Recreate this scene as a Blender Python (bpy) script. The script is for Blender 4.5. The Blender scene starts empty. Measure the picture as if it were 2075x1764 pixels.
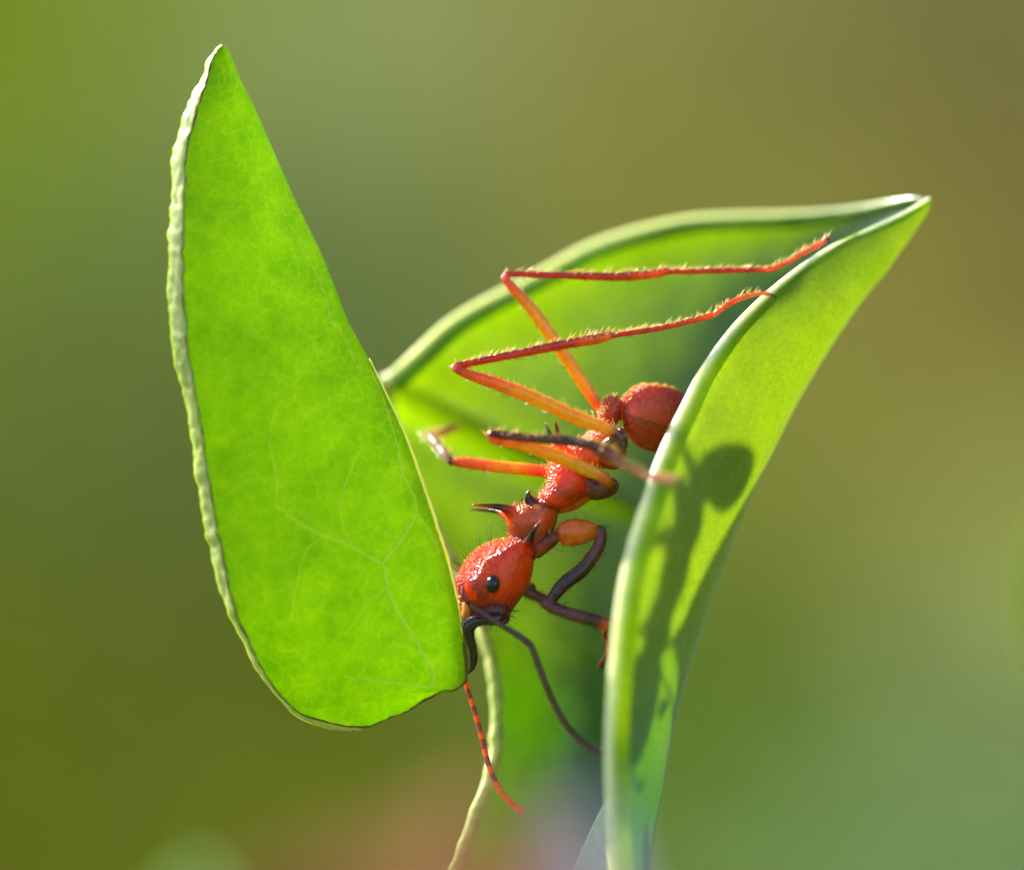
import bpy, bmesh, math, random
import numpy as np
from mathutils import Vector, noise
from mathutils.kdtree import KDTree
random.seed(7); np.random.seed(7)
SC = bpy.context.scene; COL = SC.collection

# ---------------------------------------------------------------- camera, sky, sun, exposure (1 unit = 1 mm)
DIST = 100.0
S = 23.73/2075.0
cam_d = bpy.data.cameras.new('camera'); cam = bpy.data.objects.new('camera', cam_d); COL.objects.link(cam)
cam.location = (0, -DIST, 0); cam.rotation_euler = (math.pi/2, 0, 0)
cam_d.sensor_width = 36.0; cam_d.lens = 36.0*DIST/23.73
cam_d.clip_start = 1.0; cam_d.clip_end = 20000
cam_d.dof.use_dof = True; cam_d.dof.focus_distance = DIST
APER = 4.0
cam_d.dof.aperture_fstop = (cam_d.lens*1e-3)/(2*APER)
SC.camera = cam

SUN = Vector((-0.66, 0.45, 0.60)).normalized()
W = bpy.data.worlds.new('World'); SC.world = W; W.use_nodes = True
wn = W.node_tree.nodes
sky = wn.new('ShaderNodeTexSky'); sky.sky_type = 'NISHITA'; sky.sun_disc = False
sky.sun_elevation = math.asin(SUN.z); sky.sun_rotation = math.atan2(SUN.x, SUN.y)
W.node_tree.links.new(sky.outputs[0], wn['Background'].inputs[0]); wn['Background'].inputs[1].default_value = 0.11
sd = bpy.data.lights.new('sun', 'SUN'); sd.energy = 4.6; sd.angle = math.radians(0.5); sd.color = (1, 0.95, 0.86)
sun = bpy.data.objects.new('sun', sd); COL.objects.link(sun)
sun.rotation_euler = SUN.to_track_quat('Z', 'Y').to_euler(); sun.location = SUN*60
vs = SC.view_settings; vs.view_transform = 'Standard'; vs.look = 'None'; vs.gamma = 1; vs.exposure = 1.38; vs.use_curve_mapping = False
cy = SC.cycles
cy.max_bounces = 14; cy.transmission_bounces = 10; cy.diffuse_bounces = 6; cy.glossy_bounces = 3
cy.use_denoising = True; cy.sample_clamp_indirect = 6; cy.caustics_reflective = False; cy.caustics_refractive = False

# ---------------------------------------------------------------- helpers
def P(u, v, y=0.0):
    f = (DIST+y)/DIST
    return Vector(((u-1037.5)*S*f, y, (882-v)*S*f))
def lin(c): return tuple(((x/255.0+0.055)/1.055)**2.4 if x > 10 else x/255.0/12.92 for x in c)
def c1(a, b): return (874.4+a*0.24785, 961.9+b*0.24785)          # readings from the head close-up
def c2(a, b): return (830.7+a*0.29499, 743.3+b*0.29499)          # readings from the thorax close-up
def cr(pts, n):                                                     # Catmull-Rom through rows of numbers
    A = np.array(pts, float); m = len(A); out = []
    X = np.vstack([2*A[0]-A[1], A, 2*A[-1]-A[-2]])
    for k in range(n):
        t = k/(n-1)*(m-1); i = min(int(t), m-2); f = t-i
        p0, p1, p2, p3 = X[i], X[i+1], X[i+2], X[i+3]
        out.append(0.5*((2*p1)+(p2-p0)*f+(2*p0-5*p1+4*p2-p3)*f*f+(3*p1-p0-3*p2+p3)*f**3))
    return np.array(out)
def tag(o, label=None, cat=None, group=None, kind=None):
    if label: o['label'] = label
    if cat: o['category'] = cat
    if group: o['group'] = group
    if kind: o['kind'] = kind
    return o
def empty(name, loc, label, cat, group=None):
    o = bpy.data.objects.new(name, None); COL.objects.link(o); o.location = loc; o.empty_display_size = 1
    tag(o, label, cat, group); return o
def mesh_obj(name, V, F, mat, parent=None, smooth=True):
    me = bpy.data.meshes.new(name)
    if parent is not None:
        pl = parent.location
        g = parent.parent
        while g is not None: pl = pl+g.location; g = g.parent
        V = [(v[0]-pl[0], v[1]-pl[1], v[2]-pl[2]) for v in V]
    me.from_pydata([tuple(v) for v in V], [], [tuple(f) for f in F]); me.update()
    if smooth: me.polygons.foreach_set('use_smooth', [True]*len(me.polygons))
    if mat: me.materials.append(mat)
    o = bpy.data.objects.new(name, me); COL.objects.link(o)
    if parent is not None: o.parent = parent
    return o
def ring_tube(pts, rad, n=12, rx=None, cap=True):
    """tube through 3-D points with a radius each (parallel transport frames); rounded ends"""
    pts = [Vector(p) for p in pts]; V = []; F = []; T = []
    m = len(pts); up = None
    for i in range(m):
        t = (pts[min(i+1, m-1)]-pts[max(i-1, 0)]).normalized()
        if up is None:
            up = Vector((0, 1, 0)) if abs(t.y) < 0.9 else Vector((1, 0, 0))
        a = (up-t*up.dot(t)).normalized(); b = t.cross(a); up = a
        r = rad[i]
        for k in range(n):
            w = 2*math.pi*k/n
            V.append(pts[i]+a*math.cos(w)*(r if rx is None else r*rx)+b*math.sin(w)*r); T.append(t)
    for i in range(m-1):
        for k in range(n):
            F.append((i*n+k, i*n+(k+1) % n, (i+1)*n+(k+1) % n, (i+1)*n+k))
    if cap:
        for i, s_ in ((0, -1), (m-1, 1)):
            t = T[i*n]; c = len(V); V.append(pts[i]+t*rad[i]*0.6*s_); T.append(t)
            for k in range(n):
                q = (i*n+k, i*n+(k+1) % n, c)
                F.append(q if s_ > 0 else q[::-1])
    return V, F, T
def smooth_tube(pts, rad, seg=6, n=12, **k):
    A = cr([list(p)+[r] for p, r in zip(pts, rad)], (len(pts)-1)*seg+1)
    return ring_tube([a[:3] for a in A], [max(a[3], 0.006) for a in A], n, **k)
def fbm(v, o=4): return noise.fractal(Vector(v), 1.0, 2.0, o)

# ---------------------------------------------------------------- materials
def new_mat(name):
    m = bpy.data.materials.new(name); m.use_nodes = True; nt = m.node_tree; nt.nodes.clear()
    out = nt.nodes.new('ShaderNodeOutputMaterial'); return m, nt, out
def N(nt, t, **kw):
    n = nt.nodes.new(t)
    for k, v in kw.items():
        if k.startswith('i_'):
            key = k[2:].replace('_', ' '); n.inputs[key].default_value = v
        else: setattr(n, k, v)
    return n
def L(nt, a, b): nt.links.new(a, b)
def ramp(nt, fac, stops):
    r = nt.nodes.new('ShaderNodeValToRGB'); L(nt, fac, r.inputs[0]); cr_ = r.color_ramp
    while len(cr_.elements) < len(stops): cr_.elements.new(0.5)
    for e, (p, c) in zip(cr_.elements, stops): e.position = p; e.color = (*c, 1) if len(c) == 3 else c
    return r.outputs[0]
def mixc(nt, fac, a, b, mode='MIX'):
    m = nt.nodes.new('ShaderNodeMix'); m.data_type = 'RGBA'; m.blend_type = mode
    for sock, v in ((m.inputs[0], fac), (m.inputs[6], a), (m.inputs[7], b)):
        if hasattr(v, 'links'): L(nt, v, sock)
        else: sock.default_value = v if not isinstance(v, tuple) else (*v, 1)
    return m.outputs[2]
def leaf_mat(name, c_dark, c_light, refl, trans=0.6, gloss=0.3, rough=0.35, veins=True, spec=0.5, bump=0.25, cellscale=2.6, base_shade=False):
    m, nt, out = new_mat(name)
    tc = N(nt, 'ShaderNodeTexCoord'); co = tc.outputs['Object']
    n1 = N(nt, 'ShaderNodeTexNoise', i_Scale=1.5, i_Detail=5.0, i_Roughness=0.6, i_Distortion=0.6); L(nt, co, n1.inputs['Vector'])
    n2 = N(nt, 'ShaderNodeTexNoise', i_Scale=7.0, i_Detail=4.0, i_Roughness=0.65); L(nt, co, n2.inputs['Vector'])
    # reticulate venation: distorted voronoi cells
    vm = N(nt, 'ShaderNodeVectorMath', operation='MULTIPLY_ADD'); L(nt, n1.outputs['Color'], vm.inputs[0]); vm.inputs[1].default_value = (0.8, 0.8, 0.8); L(nt, co, vm.inputs[2])
    vo = N(nt, 'ShaderNodeTexVoronoi', feature='DISTANCE_TO_EDGE', i_Scale=cellscale); L(nt, vm.outputs[0], vo.inputs['Vector'])
    vo2 = N(nt, 'ShaderNodeTexVoronoi', feature='DISTANCE_TO_EDGE', i_Scale=cellscale*4.2); L(nt, vm.outputs[0], vo2.inputs['Vector'])
    mot = ramp(nt, n1.outputs['Fac'], [(0.33, c_dark), (0.68, c_light)])
    fine = ramp(nt, n2.outputs['Fac'], [(0.3, (0.72, 0.80, 0.7)), (0.7, (1, 1, 1))])
    colr = mixc(nt, 0.8, mot, fine, 'MULTIPLY')
    cell = ramp(nt, vo2.outputs['Distance'], [(0.0, (1, 1, 1)), (0.10, (0.80, 0.86, 0.8))])
    colr = mixc(nt, 0.9, colr, cell, 'MULTIPLY')
    if veins:
        ve = ramp(nt, vo.outputs['Distance'], [(0.0, (1, 1, 1)), (0.07, (0, 0, 0))])
        sc_ = N(nt, 'ShaderNodeMath', operation='MULTIPLY'); L(nt, ve, sc_.inputs[0]); sc_.inputs[1].default_value = 0.30
        colr = mixc(nt, sc_.outputs[0], colr, (0.75, 0.85, 0.12))
    # small dark specks
    vs_ = N(nt, 'ShaderNodeTexVoronoi', feature='F1', i_Scale=2.2); L(nt, co, vs_.inputs['Vector'])
    sp = ramp(nt, vs_.outputs['Distance'], [(0.018, (0.25, 0.3, 0.2)), (0.05, (1, 1, 1))])
    colr = mixc(nt, 0.8, colr, sp, 'MULTIPLY')
    if base_shade:                                               # shade low in the fold, painted in as darker, bluish green
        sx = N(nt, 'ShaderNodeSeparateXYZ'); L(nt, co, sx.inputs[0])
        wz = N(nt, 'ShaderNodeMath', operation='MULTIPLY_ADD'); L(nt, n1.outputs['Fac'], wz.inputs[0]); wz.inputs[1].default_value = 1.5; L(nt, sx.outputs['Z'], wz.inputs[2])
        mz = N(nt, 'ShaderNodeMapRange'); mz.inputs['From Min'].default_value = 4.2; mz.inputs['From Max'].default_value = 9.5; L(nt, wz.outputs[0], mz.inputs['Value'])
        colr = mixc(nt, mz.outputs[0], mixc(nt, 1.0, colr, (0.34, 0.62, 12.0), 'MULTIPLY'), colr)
    bp = N(nt, 'ShaderNodeBump', i_Strength=bump, i_Distance=0.03)
    ad = N(nt, 'ShaderNodeMath', operation='ADD'); L(nt, n2.outputs['Fac'], ad.inputs[0])
    mr = N(nt, 'ShaderNodeMapRange'); mr.inputs['From Max'].default_value = 0.08; L(nt, vo2.outputs['Distance'], mr.inputs['Value'])
    L(nt, mr.outputs[0], ad.inputs[1]); 
    n3 = N(nt, 'ShaderNodeTexNoise', i_Scale=26.0, i_Detail=3.0); L(nt, co, n3.inputs['Vector'])
    ad2 = N(nt, 'ShaderNodeMath', operation='ADD'); L(nt, ad.outputs[0], ad2.inputs[0]); L(nt, n3.outputs['Fac'], ad2.inputs[1])
    L(nt, ad2.outputs[0], bp.inputs['Height'])
    tr = N(nt, 'ShaderNodeBsdfTranslucent'); L(nt, colr, tr.inputs['Color'])
    df = N(nt, 'ShaderNodeBsdfPrincipled', i_Roughness=rough)
    df.inputs['Specular IOR Level'].default_value = spec
    L(nt, mixc(nt, 1.0, colr, refl, 'MULTIPLY'), df.inputs['Base Color']); L(nt, bp.outputs[0], df.inputs['Normal'])
    mx = N(nt, 'ShaderNodeMixShader'); mx.inputs[0].default_value = trans
    L(nt, df.outputs[0], mx.inputs[1]); L(nt, tr.outputs[0], mx.inputs[2])
    gl = N(nt, 'ShaderNodeBsdfGlossy', i_Roughness=rough); L(nt, bp.outputs[0], gl.inputs['Normal'])
    fr = N(nt, 'ShaderNodeFresnel', i_IOR=1.42); L(nt, bp.outputs[0], fr.inputs['Normal'])
    fm = N(nt, 'ShaderNodeMath', operation='MULTIPLY'); L(nt, fr.outputs[0], fm.inputs[0]); fm.inputs[1].default_value = gloss
    mx2 = N(nt, 'ShaderNodeMixShader'); L(nt, fm.outputs[0], mx2.inputs[0]); L(nt, mx.outputs[0], mx2.inputs[1]); L(nt, gl.outputs[0], mx2.inputs[2])
    L(nt, mx2.outputs[0], out.inputs['Surface'])
    return m
def simple_mat(name, ca, cb, scale=6, rough=0.6, trans=0.0, bump=0.3, bscale=20, spec=0.4, sss=0.0, tcol=None):
    m, nt, out = new_mat(name)
    tc = N(nt, 'ShaderNodeTexCoord'); co = tc.outputs['Object']
    n1 = N(nt, 'ShaderNodeTexNoise', i_Scale=scale, i_Detail=5.0, i_Roughness=0.6); L(nt, co, n1.inputs['Vector'])
    colr = ramp(nt, n1.outputs['Fac'], [(0.35, ca), (0.65, cb)])
    n2 = N(nt, 'ShaderNodeTexNoise', i_Scale=bscale, i_Detail=4.0); L(nt, co, n2.inputs['Vector'])
    bp = N(nt, 'ShaderNodeBump', i_Strength=bump, i_Distance=0.05); L(nt, n2.outputs['Fac'], bp.inputs['Height'])
    b = N(nt, 'ShaderNodeBsdfPrincipled', i_Roughness=rough); b.inputs['Specular IOR Level'].default_value = spec
    L(nt, colr, b.inputs['Base Color']); L(nt, bp.outputs[0], b.inputs['Normal'])
    if sss: b.inputs['Subsurface Weight'].default_value = sss; b.inputs['Subsurface Scale'].default_value = 0.3; b.inputs['Subsurface Radius'].default_value = (1, 1, .5)
    if trans:
        tr = N(nt, 'ShaderNodeBsdfTranslucent'); L(nt, colr if tcol is None else mixc(nt, 1.0, colr, tcol, 'MULTIPLY'), tr.inputs['Color'])
        mx = N(nt, 'ShaderNodeMixShader'); mx.inputs[0].default_value = trans
        L(nt, b.outputs[0], mx.inputs[1]); L(nt, tr.outputs[0], mx.inputs[2]); L(nt, mx.outputs[0], out.inputs['Surface'])
    else: L(nt, b.outputs[0], out.inputs['Surface'])
    return m

M_piece = leaf_mat('cut leaf blade', (0.37, 0.60, 0.001), (0.52, 0.73, 0.003), (0.2, 0.25, 0.2), trans=0.82, gloss=0.1, rough=0.5, spec=0.2)
M_leaf = leaf_mat('leaf blade', (0.66, 0.86, 0.001), (0.80, 0.96, 0.003), (0.06, 0.20, 1.0), trans=0.82, gloss=1.6, rough=0.34, veins=False, bump=0.2, cellscale=1.6, base_shade=True)
M_leafo = leaf_mat('leaf underside', (0.84, 0.94, 0.001), (0.95, 1.0, 0.003), (0.50, 0.65, 14.0), trans=0.80, gloss=0.6, rough=0.5, veins=False, bump=0.25, cellscale=1.6, base_shade=True, spec=0.25)
M_edge = simple_mat('dry cut edge', (0.38, 0.46, 0.09), (0.66, 0.70, 0.28), scale=4, rough=0.35, trans=0.0, bump=0.35, bscale=9, spec=0.6, sss=1.0)
M_rim = simple_mat('pale leaf margin', (0.80, 0.90, 0.42), (0.90, 0.95, 0.62), scale=3, rough=0.25, trans=0.0, sss=1.0, bump=0.2, bscale=14, spec=0.6)
def rim_mat(name, pale, green):
    m, nt, out = new_mat(name); a = N(nt, 'ShaderNodeAttribute', attribute_name='pale')
    tc = N(nt, 'ShaderNodeTexCoord'); n1 = N(nt, 'ShaderNodeTexNoise', i_Scale=5.0, i_Detail=5.0); L(nt, tc.outputs['Object'], n1.inputs['Vector'])
    va = ramp(nt, n1.outputs['Fac'], [(0.3, (0.8, 0.85, 0.75)), (0.65, (1, 1, 1))])
    bp = N(nt, 'ShaderNodeBump', i_Strength=0.3, i_Distance=0.04); L(nt, n1.outputs['Fac'], bp.inputs['Height'])
    p = N(nt, 'ShaderNodeBsdfPrincipled', i_Roughness=0.28); L(nt, mixc(nt, 1.0, pale, va, 'MULTIPLY'), p.inputs['Base Color']); L(nt, bp.outputs[0], p.inputs['Normal'])
    p.inputs['Subsurface Weight'].default_value = 1.0; p.inputs['Subsurface Scale'].default_value = 0.5; p.inputs['Subsurface Radius'].default_value = (1, 1, .6)
    gc = mixc(nt, 1.0, green, va, 'MULTIPLY')
    t = N(nt, 'ShaderNodeBsdfTranslucent'); L(nt, gc, t.inputs['Color']); d = N(nt, 'ShaderNodeBsdfPrincipled', i_Roughness=0.3); L(nt, mixc(nt, 1.0, gc, (.12, .3, 1), 'MULTIPLY'), d.inputs['Base Color'])
    m1 = N(nt, 'ShaderNodeMixShader'); m1.inputs[0].default_value = 0.8; L(nt, d.outputs[0], m1.inputs[1]); L(nt, t.outputs[0], m1.inputs[2])
    m2 = N(nt, 'ShaderNodeMixShader'); L(nt, a.outputs['Fac'], m2.inputs[0]); L(nt, m1.outputs[0], m2.inputs[1]); L(nt, p.outputs[0], m2.inputs[2]); L(nt, m2.outputs[0], out.inputs['Surface'])
    return m
M_rimf = rim_mat('pale front margin', (0.92, 0.95, 0.55), (0.80, 0.95, 0.01))
M_rimb = rim_mat('pale rear margin', (0.78, 0.92, 0.34), (0.66, 0.88, 0.01))
M_yedge = simple_mat('yellow margin', (0.85, 0.90, 0.10), (0.95, 0.95, 0.22), scale=4, rough=0.35, sss=1.0, bump=0.2)
def wedge(V, cen, side_, n, k=1.9):
    """draw the inner half of a margin tube out so that it thins into the blade"""
    out = []
    for j, v in enumerate(V):
        i = 0 if j == len(V)-2 else min(len(cen)-1, j//n); q = (Vector(v)-cen[i]).dot(side_[i]); out.append(Vector(v)+side_[i]*q*(k-1)*(1 if q < 0 else 0))
    return out
def set_pale(o, cen, side_, rads, n):
    me = o.data; at2 = me.attributes.new('pale', 'FLOAT', 'POINT'); vals = []
    off = Vector((0, 0, 0)); par = o.parent
    while par is not None: off = off+par.location; par = par.parent
    for v in me.vertices:
        i = min(len(cen)-1, v.index//n); d = (v.co+off-cen[i]); q = d.dot(side_[i])/max(rads[i], .02)
        vals.append(max(0, min(1, 0.62+0.95*q)))
    at2.data.foreach_set('value', vals)
M_vein = simple_mat('vein', (0.95, 1.0, 0.12), (1.0, 1.0, 0.25), scale=4, rough=0.5, trans=0.8, bump=0.0)
M_brownedge = simple_mat('bruised edge', (0.05, 0.035, 0.006), (0.20, 0.16, 0.02), scale=5, rough=0.6, trans=0.2)
M_young = simple_mat('young leaf', (0.55, 0.68, 0.50), (0.70, 0.80, 0.64), scale=5, rough=0.35, trans=0.35, bump=0.5, bscale=18, spec=0.7)

# ---------------------------------------------------------------- the ground: a mossy bank rising behind
def bank_z(y): 
    if y < 240: return -40.0
    if y < 360: t = (y-240)/120; return -40+0.36*120*t*t/2
    return -40+0.36*60+0.36*(y-360)
def at(u, v):
    c = (882-v)*S/DIST; lo, hi = -90.0, 3000.0
    for _ in range(60):
        mid = (lo+hi)/2
        if bank_z(mid) > c*(DIST+mid): hi = mid
        else: lo = mid
    return Vector(((u-1037.5)*S*(DIST+lo)/DIST, lo, bank_z(lo)))
PATCH = [(-60,200,(112,135,8)),(60,0,(106,120,12)),(330,60,(128,142,62)),(750,80,(138,150,88)),(1150,60,(134,132,66)),(1500,150,(126,122,58)),(1900,60,(108,100,54)),
 (2100,400,(112,102,48)),(1750,420,(122,116,42)),(1250,330,(130,124,44)),(700,400,(112,128,66)),(180,480,(104,124,54)),(0,700,(98,112,36)),(760,620,(92,108,54)),
 (200,1000,(94,106,48)),(-20,1350,(96,110,6)),(250,1450,(92,100,30)),(60,1650,(86,92,14)),(700,1560,(88,98,14)),(500,1800,(104,116,28)),
 (1950,800,(132,118,48)),(1700,1050,(128,124,40)),(2050,1080,(150,158,70)),(1950,1330,(128,142,86)),(1560,1330,(92,114,16)),(1480,1600,(86,122,16)),(1980,1620,(110,142,84)),(1700,1740,(120,150,94)),(2150,1800,(108,136,80))]
KALB = 1.0
def patch_color(nt, gain):
    geo = N(nt, 'ShaderNodeNewGeometry'); sc = N(nt, 'ShaderNodeVectorMath', operation='MULTIPLY'); L(nt, geo.outputs['Position'], sc.inputs[0]); sc.inputs[1].default_value = (1, 0.36, 0)
    nz = N(nt, 'ShaderNodeTexNoise', i_Scale=0.06, i_Detail=3.0); L(nt, geo.outputs['Position'], nz.inputs['Vector'])
    wob = N(nt, 'ShaderNodeVectorMath', operation='MULTIPLY_ADD'); L(nt, nz.outputs['Color'], wob.inputs[0]); wob.inputs[1].default_value = (14, 14, 0); L(nt, sc.outputs[0], wob.inputs[2])
    accC = None; accW = None
    for u, v, c in PATCH:
        p = at(u, v); r = 13.0
        d = N(nt, 'ShaderNodeVectorMath', operation='DISTANCE'); L(nt, wob.outputs[0], d.inputs[0]); d.inputs[1].default_value = (p.x+7, p.y*0.36+7, 0)
        q = N(nt, 'ShaderNodeMath', operation='DIVIDE'); L(nt, d.outputs['Value'], q.inputs[0]); q.inputs[1].default_value = r
        e = N(nt, 'ShaderNodeMath', operation='POWER'); L(nt, q.outputs[0], e.inputs[0]); e.inputs[1].default_value = 3.0
        f = N(nt, 'ShaderNodeMath', operation='ADD'); L(nt, e.outputs[0], f.inputs[0]); f.inputs[1].default_value = 0.15
        w = N(nt, 'ShaderNodeMath', operation='DIVIDE'); w.inputs[0].default_value = 1; L(nt, f.outputs[0], w.inputs[1])
        g_ = sum(c)/3; c = tuple(g_+(x-g_)*0.90 for x in c); cl = lin(c); s_ = N(nt, 'ShaderNodeVectorMath', operation='SCALE'); s_.inputs[0].default_value = tuple(x*gain for x in cl); L(nt, w.outputs[0], s_.inputs['Scale'])
        if accC is None: accC, accW = s_.outputs[0], w.outputs[0]
        else:
            a = N(nt, 'ShaderNodeVectorMath', operation='ADD'); L(nt, accC, a.inputs[0]); L(nt, s_.outputs[0], a.inputs[1]); accC = a.outputs[0]
            b = N(nt, 'ShaderNodeMath', operation='ADD'); L(nt, accW, b.inputs[0]); L(nt, w.outputs[0], b.inputs[1]); accW = b.outputs[0]
    inv = N(nt, 'ShaderNodeMath', operation='DIVIDE'); inv.inputs[0].default_value = 1; L(nt, accW, inv.inputs[1])
    o = N(nt, 'ShaderNodeVectorMath', operation='SCALE'); L(nt, accC, o.inputs[0]); L(nt, inv.outputs[0], o.inputs['Scale'])
    n2 = N(nt, 'ShaderNodeTexNoise', i_Scale=0.35, i_Detail=4.0); L(nt, geo.outputs['Position'], n2.inputs['Vector'])
    return mixc(nt, 1.0, o.outputs[0], ramp(nt, n2.outputs['Fac'], [(0.3, (0.7, 0.7, 0.7)), (0.7, (1.25, 1.25, 1.25))]), 'MULTIPLY')
G_GAIN = 0.75
mg, nt, out = new_mat('mossy ground'); b = N(nt, 'ShaderNodeBsdfDiffuse'); L(nt, patch_color(nt, G_GAIN), b.inputs['Color']); L(nt, b.outputs[0], out.inputs['Surface'])
ml, nt, out = new_mat('low foliage'); cc = patch_color(nt, G_GAIN*1.0); b = N(nt, 'ShaderNodeBsdfDiffuse'); L(nt, cc, b.inputs['Color']); t_ = N(nt, 'ShaderNodeBsdfTranslucent'); L(nt, cc, t_.inputs['Color'])
mx = N(nt, 'ShaderNodeMixShader'); mx.inputs[0].default_value = 0.5; L(nt, b.outputs[0], mx.inputs[1]); L(nt, t_.outputs[0], mx.inputs[2]); L(nt, mx.outputs[0], out.inputs['Surface'])
V = []; F = []
ys = [-3000, -800, -200, 0, 120, 240]+[240+12*k for k in range(1, 55)]+[950, 1100, 1400, 2000, 3500, 6000]
xs = [-6000, -2500, -1000, -500]+[-300+20*k for k in range(31)]+[500, 1000, 2500, 6000]
for y in ys:
    for x in xs:
        z = bank_z(min(y, 2500)); V.append((x, y, z+2.5*noise.noise(Vector((x*0.03, y*0.03, 0)))*(1 if 100 < y < 1000 and abs(x) < 400 else 0)))
nx = len(xs)
for i in range(len(ys)-1):
    for j in range(nx-1): F.append((i*nx+j, i*nx+j+1, (i+1)*nx+j+1, (i+1)*nx+j))
tag(mesh_obj('ground', V, F, mg), 'blurred mossy bank rising behind the leaf and the ant', kind='structure')
V = []; F = []
for k in range(9000):
    y = random.uniform(200, 800); x = random.uniform(-0.24, 0.24)*(y+100); z = bank_z(y)
    ln = random.uniform(3, 8); wd = ln*random.uniform(0.25, 0.5); az = random.uniform(0, 6.283); el = random.uniform(-0.1, 0.8)
    d = Vector((math.cos(az)*math.cos(el), math.sin(az)*math.cos(el), math.sin(el))); s_ = d.cross(Vector((0, 0, 1))).normalized()
    o_ = Vector((x, y, z+random.uniform(-0.5, 2))); i0 = len(V)
    V += [o_, o_+d*ln*0.5+s_*wd/2, o_+d*ln-Vector((0, 0, ln*0.15)), o_+d*ln*0.5-s_*wd/2]
    F += [(i0, i0+1, i0+2, i0+3)]
tag(mesh_obj('ground_cover', V, F, ml, smooth=False), 'blurred low green and tan foliage covering the bank', 'foliage', kind='stuff')

# ---------------------------------------------------------------- the carried leaf piece
def yoff(a): return a
Lin = [(450,92),(432,112),(414,180),(386,262),(376,350),(371,450),(371,560),(376,650),(386,740),(400,830),(413,900),(425,980),(436,1050),(450,1130),(468,1210),(490,1270),(518,1330),(550,1388),(580,1424),(610,1447),(650,1460),(695,1472),(735,1474)]
Lout = [(448,88),(424,108),(408,148),(383,195),(360,240),(347,320),(339,420),(334,540),(338,640),(350,730),(368,815),(384,895),(393,960),(404,1040),(418,1110),(436,1180),(456,1240),(482,1290),(512,1345),(548,1398),(600,1455),(680,1483),(735,1482)]
Rr = [(455,92),(462,100),(474,128),(492,170),(510,205),(528,245),(548,292),(570,342),(596,400),(622,455),(655,522),(680,585),(708,655),(745,722),(780,795),(820,880),(860,990),(890,1080),(912,1155),(932,1250),(942,1340),(944,1378),(936,1392),(912,1402),(878,1412),(858,1422),(832,1440),(805,1452),(780,1464),(755,1472),(735,1476)]
NR, NC = 200, 36
def arcs(pts, n):
    A = cr(pts, 600); d = np.r_[0, np.cumsum(np.linalg.norm(np.diff(A, axis=0), axis=1))]; d /= d[-1]
    return np.array([[np.interp(t, d, A[:, k]) for k in range(A.shape[1])] for t in np.linspace(0, 1, n)])
tt = np.linspace(0, 1, NR)
LI = arcs(Lin, NR); LO = arcs(Lout, NR); RI = arcs(Rr, NR)
piece = empty('cut_leaf_piece', P(700, 1000, -0.6), 'tall green leaf piece with a pale cut edge, held up in the ant\'s jaws', 'leaf')
def wobble(i, amp, seed, f=34.0): return amp*fbm((i/NR*f, seed, 0.3), 4)
def face(i, w):
    t = tt[i]; jag = wobble(i, 6.0, 1.7)+wobble(i, 5.0, 8.7, 90.0) if 2 < i < NR-2 else 0
    lx, lz = LI[i]; rx, rz = RI[i]
    nibble = 4.0*max(0, fbm((t*60, 9.1, 0), 3)) if t > 0.42 else 0.0
    if t > 0.78: nibble += 10*abs(fbm((t*55, 4.4, 0), 3))
    lx += jag*0.6; lz += jag*0.25
    if t > 0.8 : rz -= nibble
    else: rx -= nibble*0.5
    u = lx*(1-w)+rx*w; v = lz*(1-w)+rz*w
    width = min(1, (rx-lx)/300.0) if rx > lx else 0
    yl = -1.15*min(1, t*3+0.15)*(1 if t < .75 else max(0.15, (1-t)*4)); yr = -0.45*min(1, max(0, (t-0.30)/0.2))
    yl = min(yl, yr-0.1) if t < 0.9 else min(yl, -0.45)
    y = yl*(1-w)**1.2+yr*w
    y += 0.85*max(0, 1-t/0.62)**0.7*w**4*width*1.0         # rolls away along the upper right side
    y -= 0.28*math.sin(math.pi*w)*width                     # gentle bulge toward the viewer
    y += 0.05*fbm((u*0.006, v*0.006, 2.0), 3)
    return u, v, y
Vf = []; UV = {}
for i in range(NR):
    for j in range(NC):
        w = j/(NC-1); w = w**0.9
        Vf.append(P(*face(i, w)))
TH = 0.26
Vb = []
for i in range(NR):
    for j in range(NC):
        w = (j/(NC-1))**0.9; u, v, y = face(i, w)
        wl = (1-w)**3
        lo = LO[i]; li = LI[i]; wb = wobble(i, 5.0, 5.2)+wobble(i, 2.0, 2.2, 80.0)
        du = (lo[0]-li[0])*wl*0.85; dv = (lo[1]-li[1])*wl*0.85
        Vb.append(P(u+du+wb*wl-2.5*w, v+dv-0.0*w, y+TH*(0.7+0.5*wl)*(1 if 1 < i < NR-2 else 0.5)*(1 if w < 0.98 else 0.35)))
F = []
o2 = NR*NC
for i in range(NR-1):
    for j in range(NC-1):
        a, b_, c_, d_ = i*NC+j, i*NC+j+1, (i+1)*NC+j+1, (i+1)*NC+j
        F.append((a, d_, c_, b_)); F.append((o2+a, o2+b_, o2+c_, o2+d_))
    a, d_ = i*NC+NC-1, (i+1)*NC+NC-1
    F.append((a, d_, o2+d_, o2+a))
for j in range(NC-1):
    F.append((j, j+1, o2+j+1, o2+j)); a = (NR-1)*NC+j; F.append((a, o2+a, o2+a+1, a+1))
blade = mesh_obj('blade', Vf+Vb, F, M_piece, piece)
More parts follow.
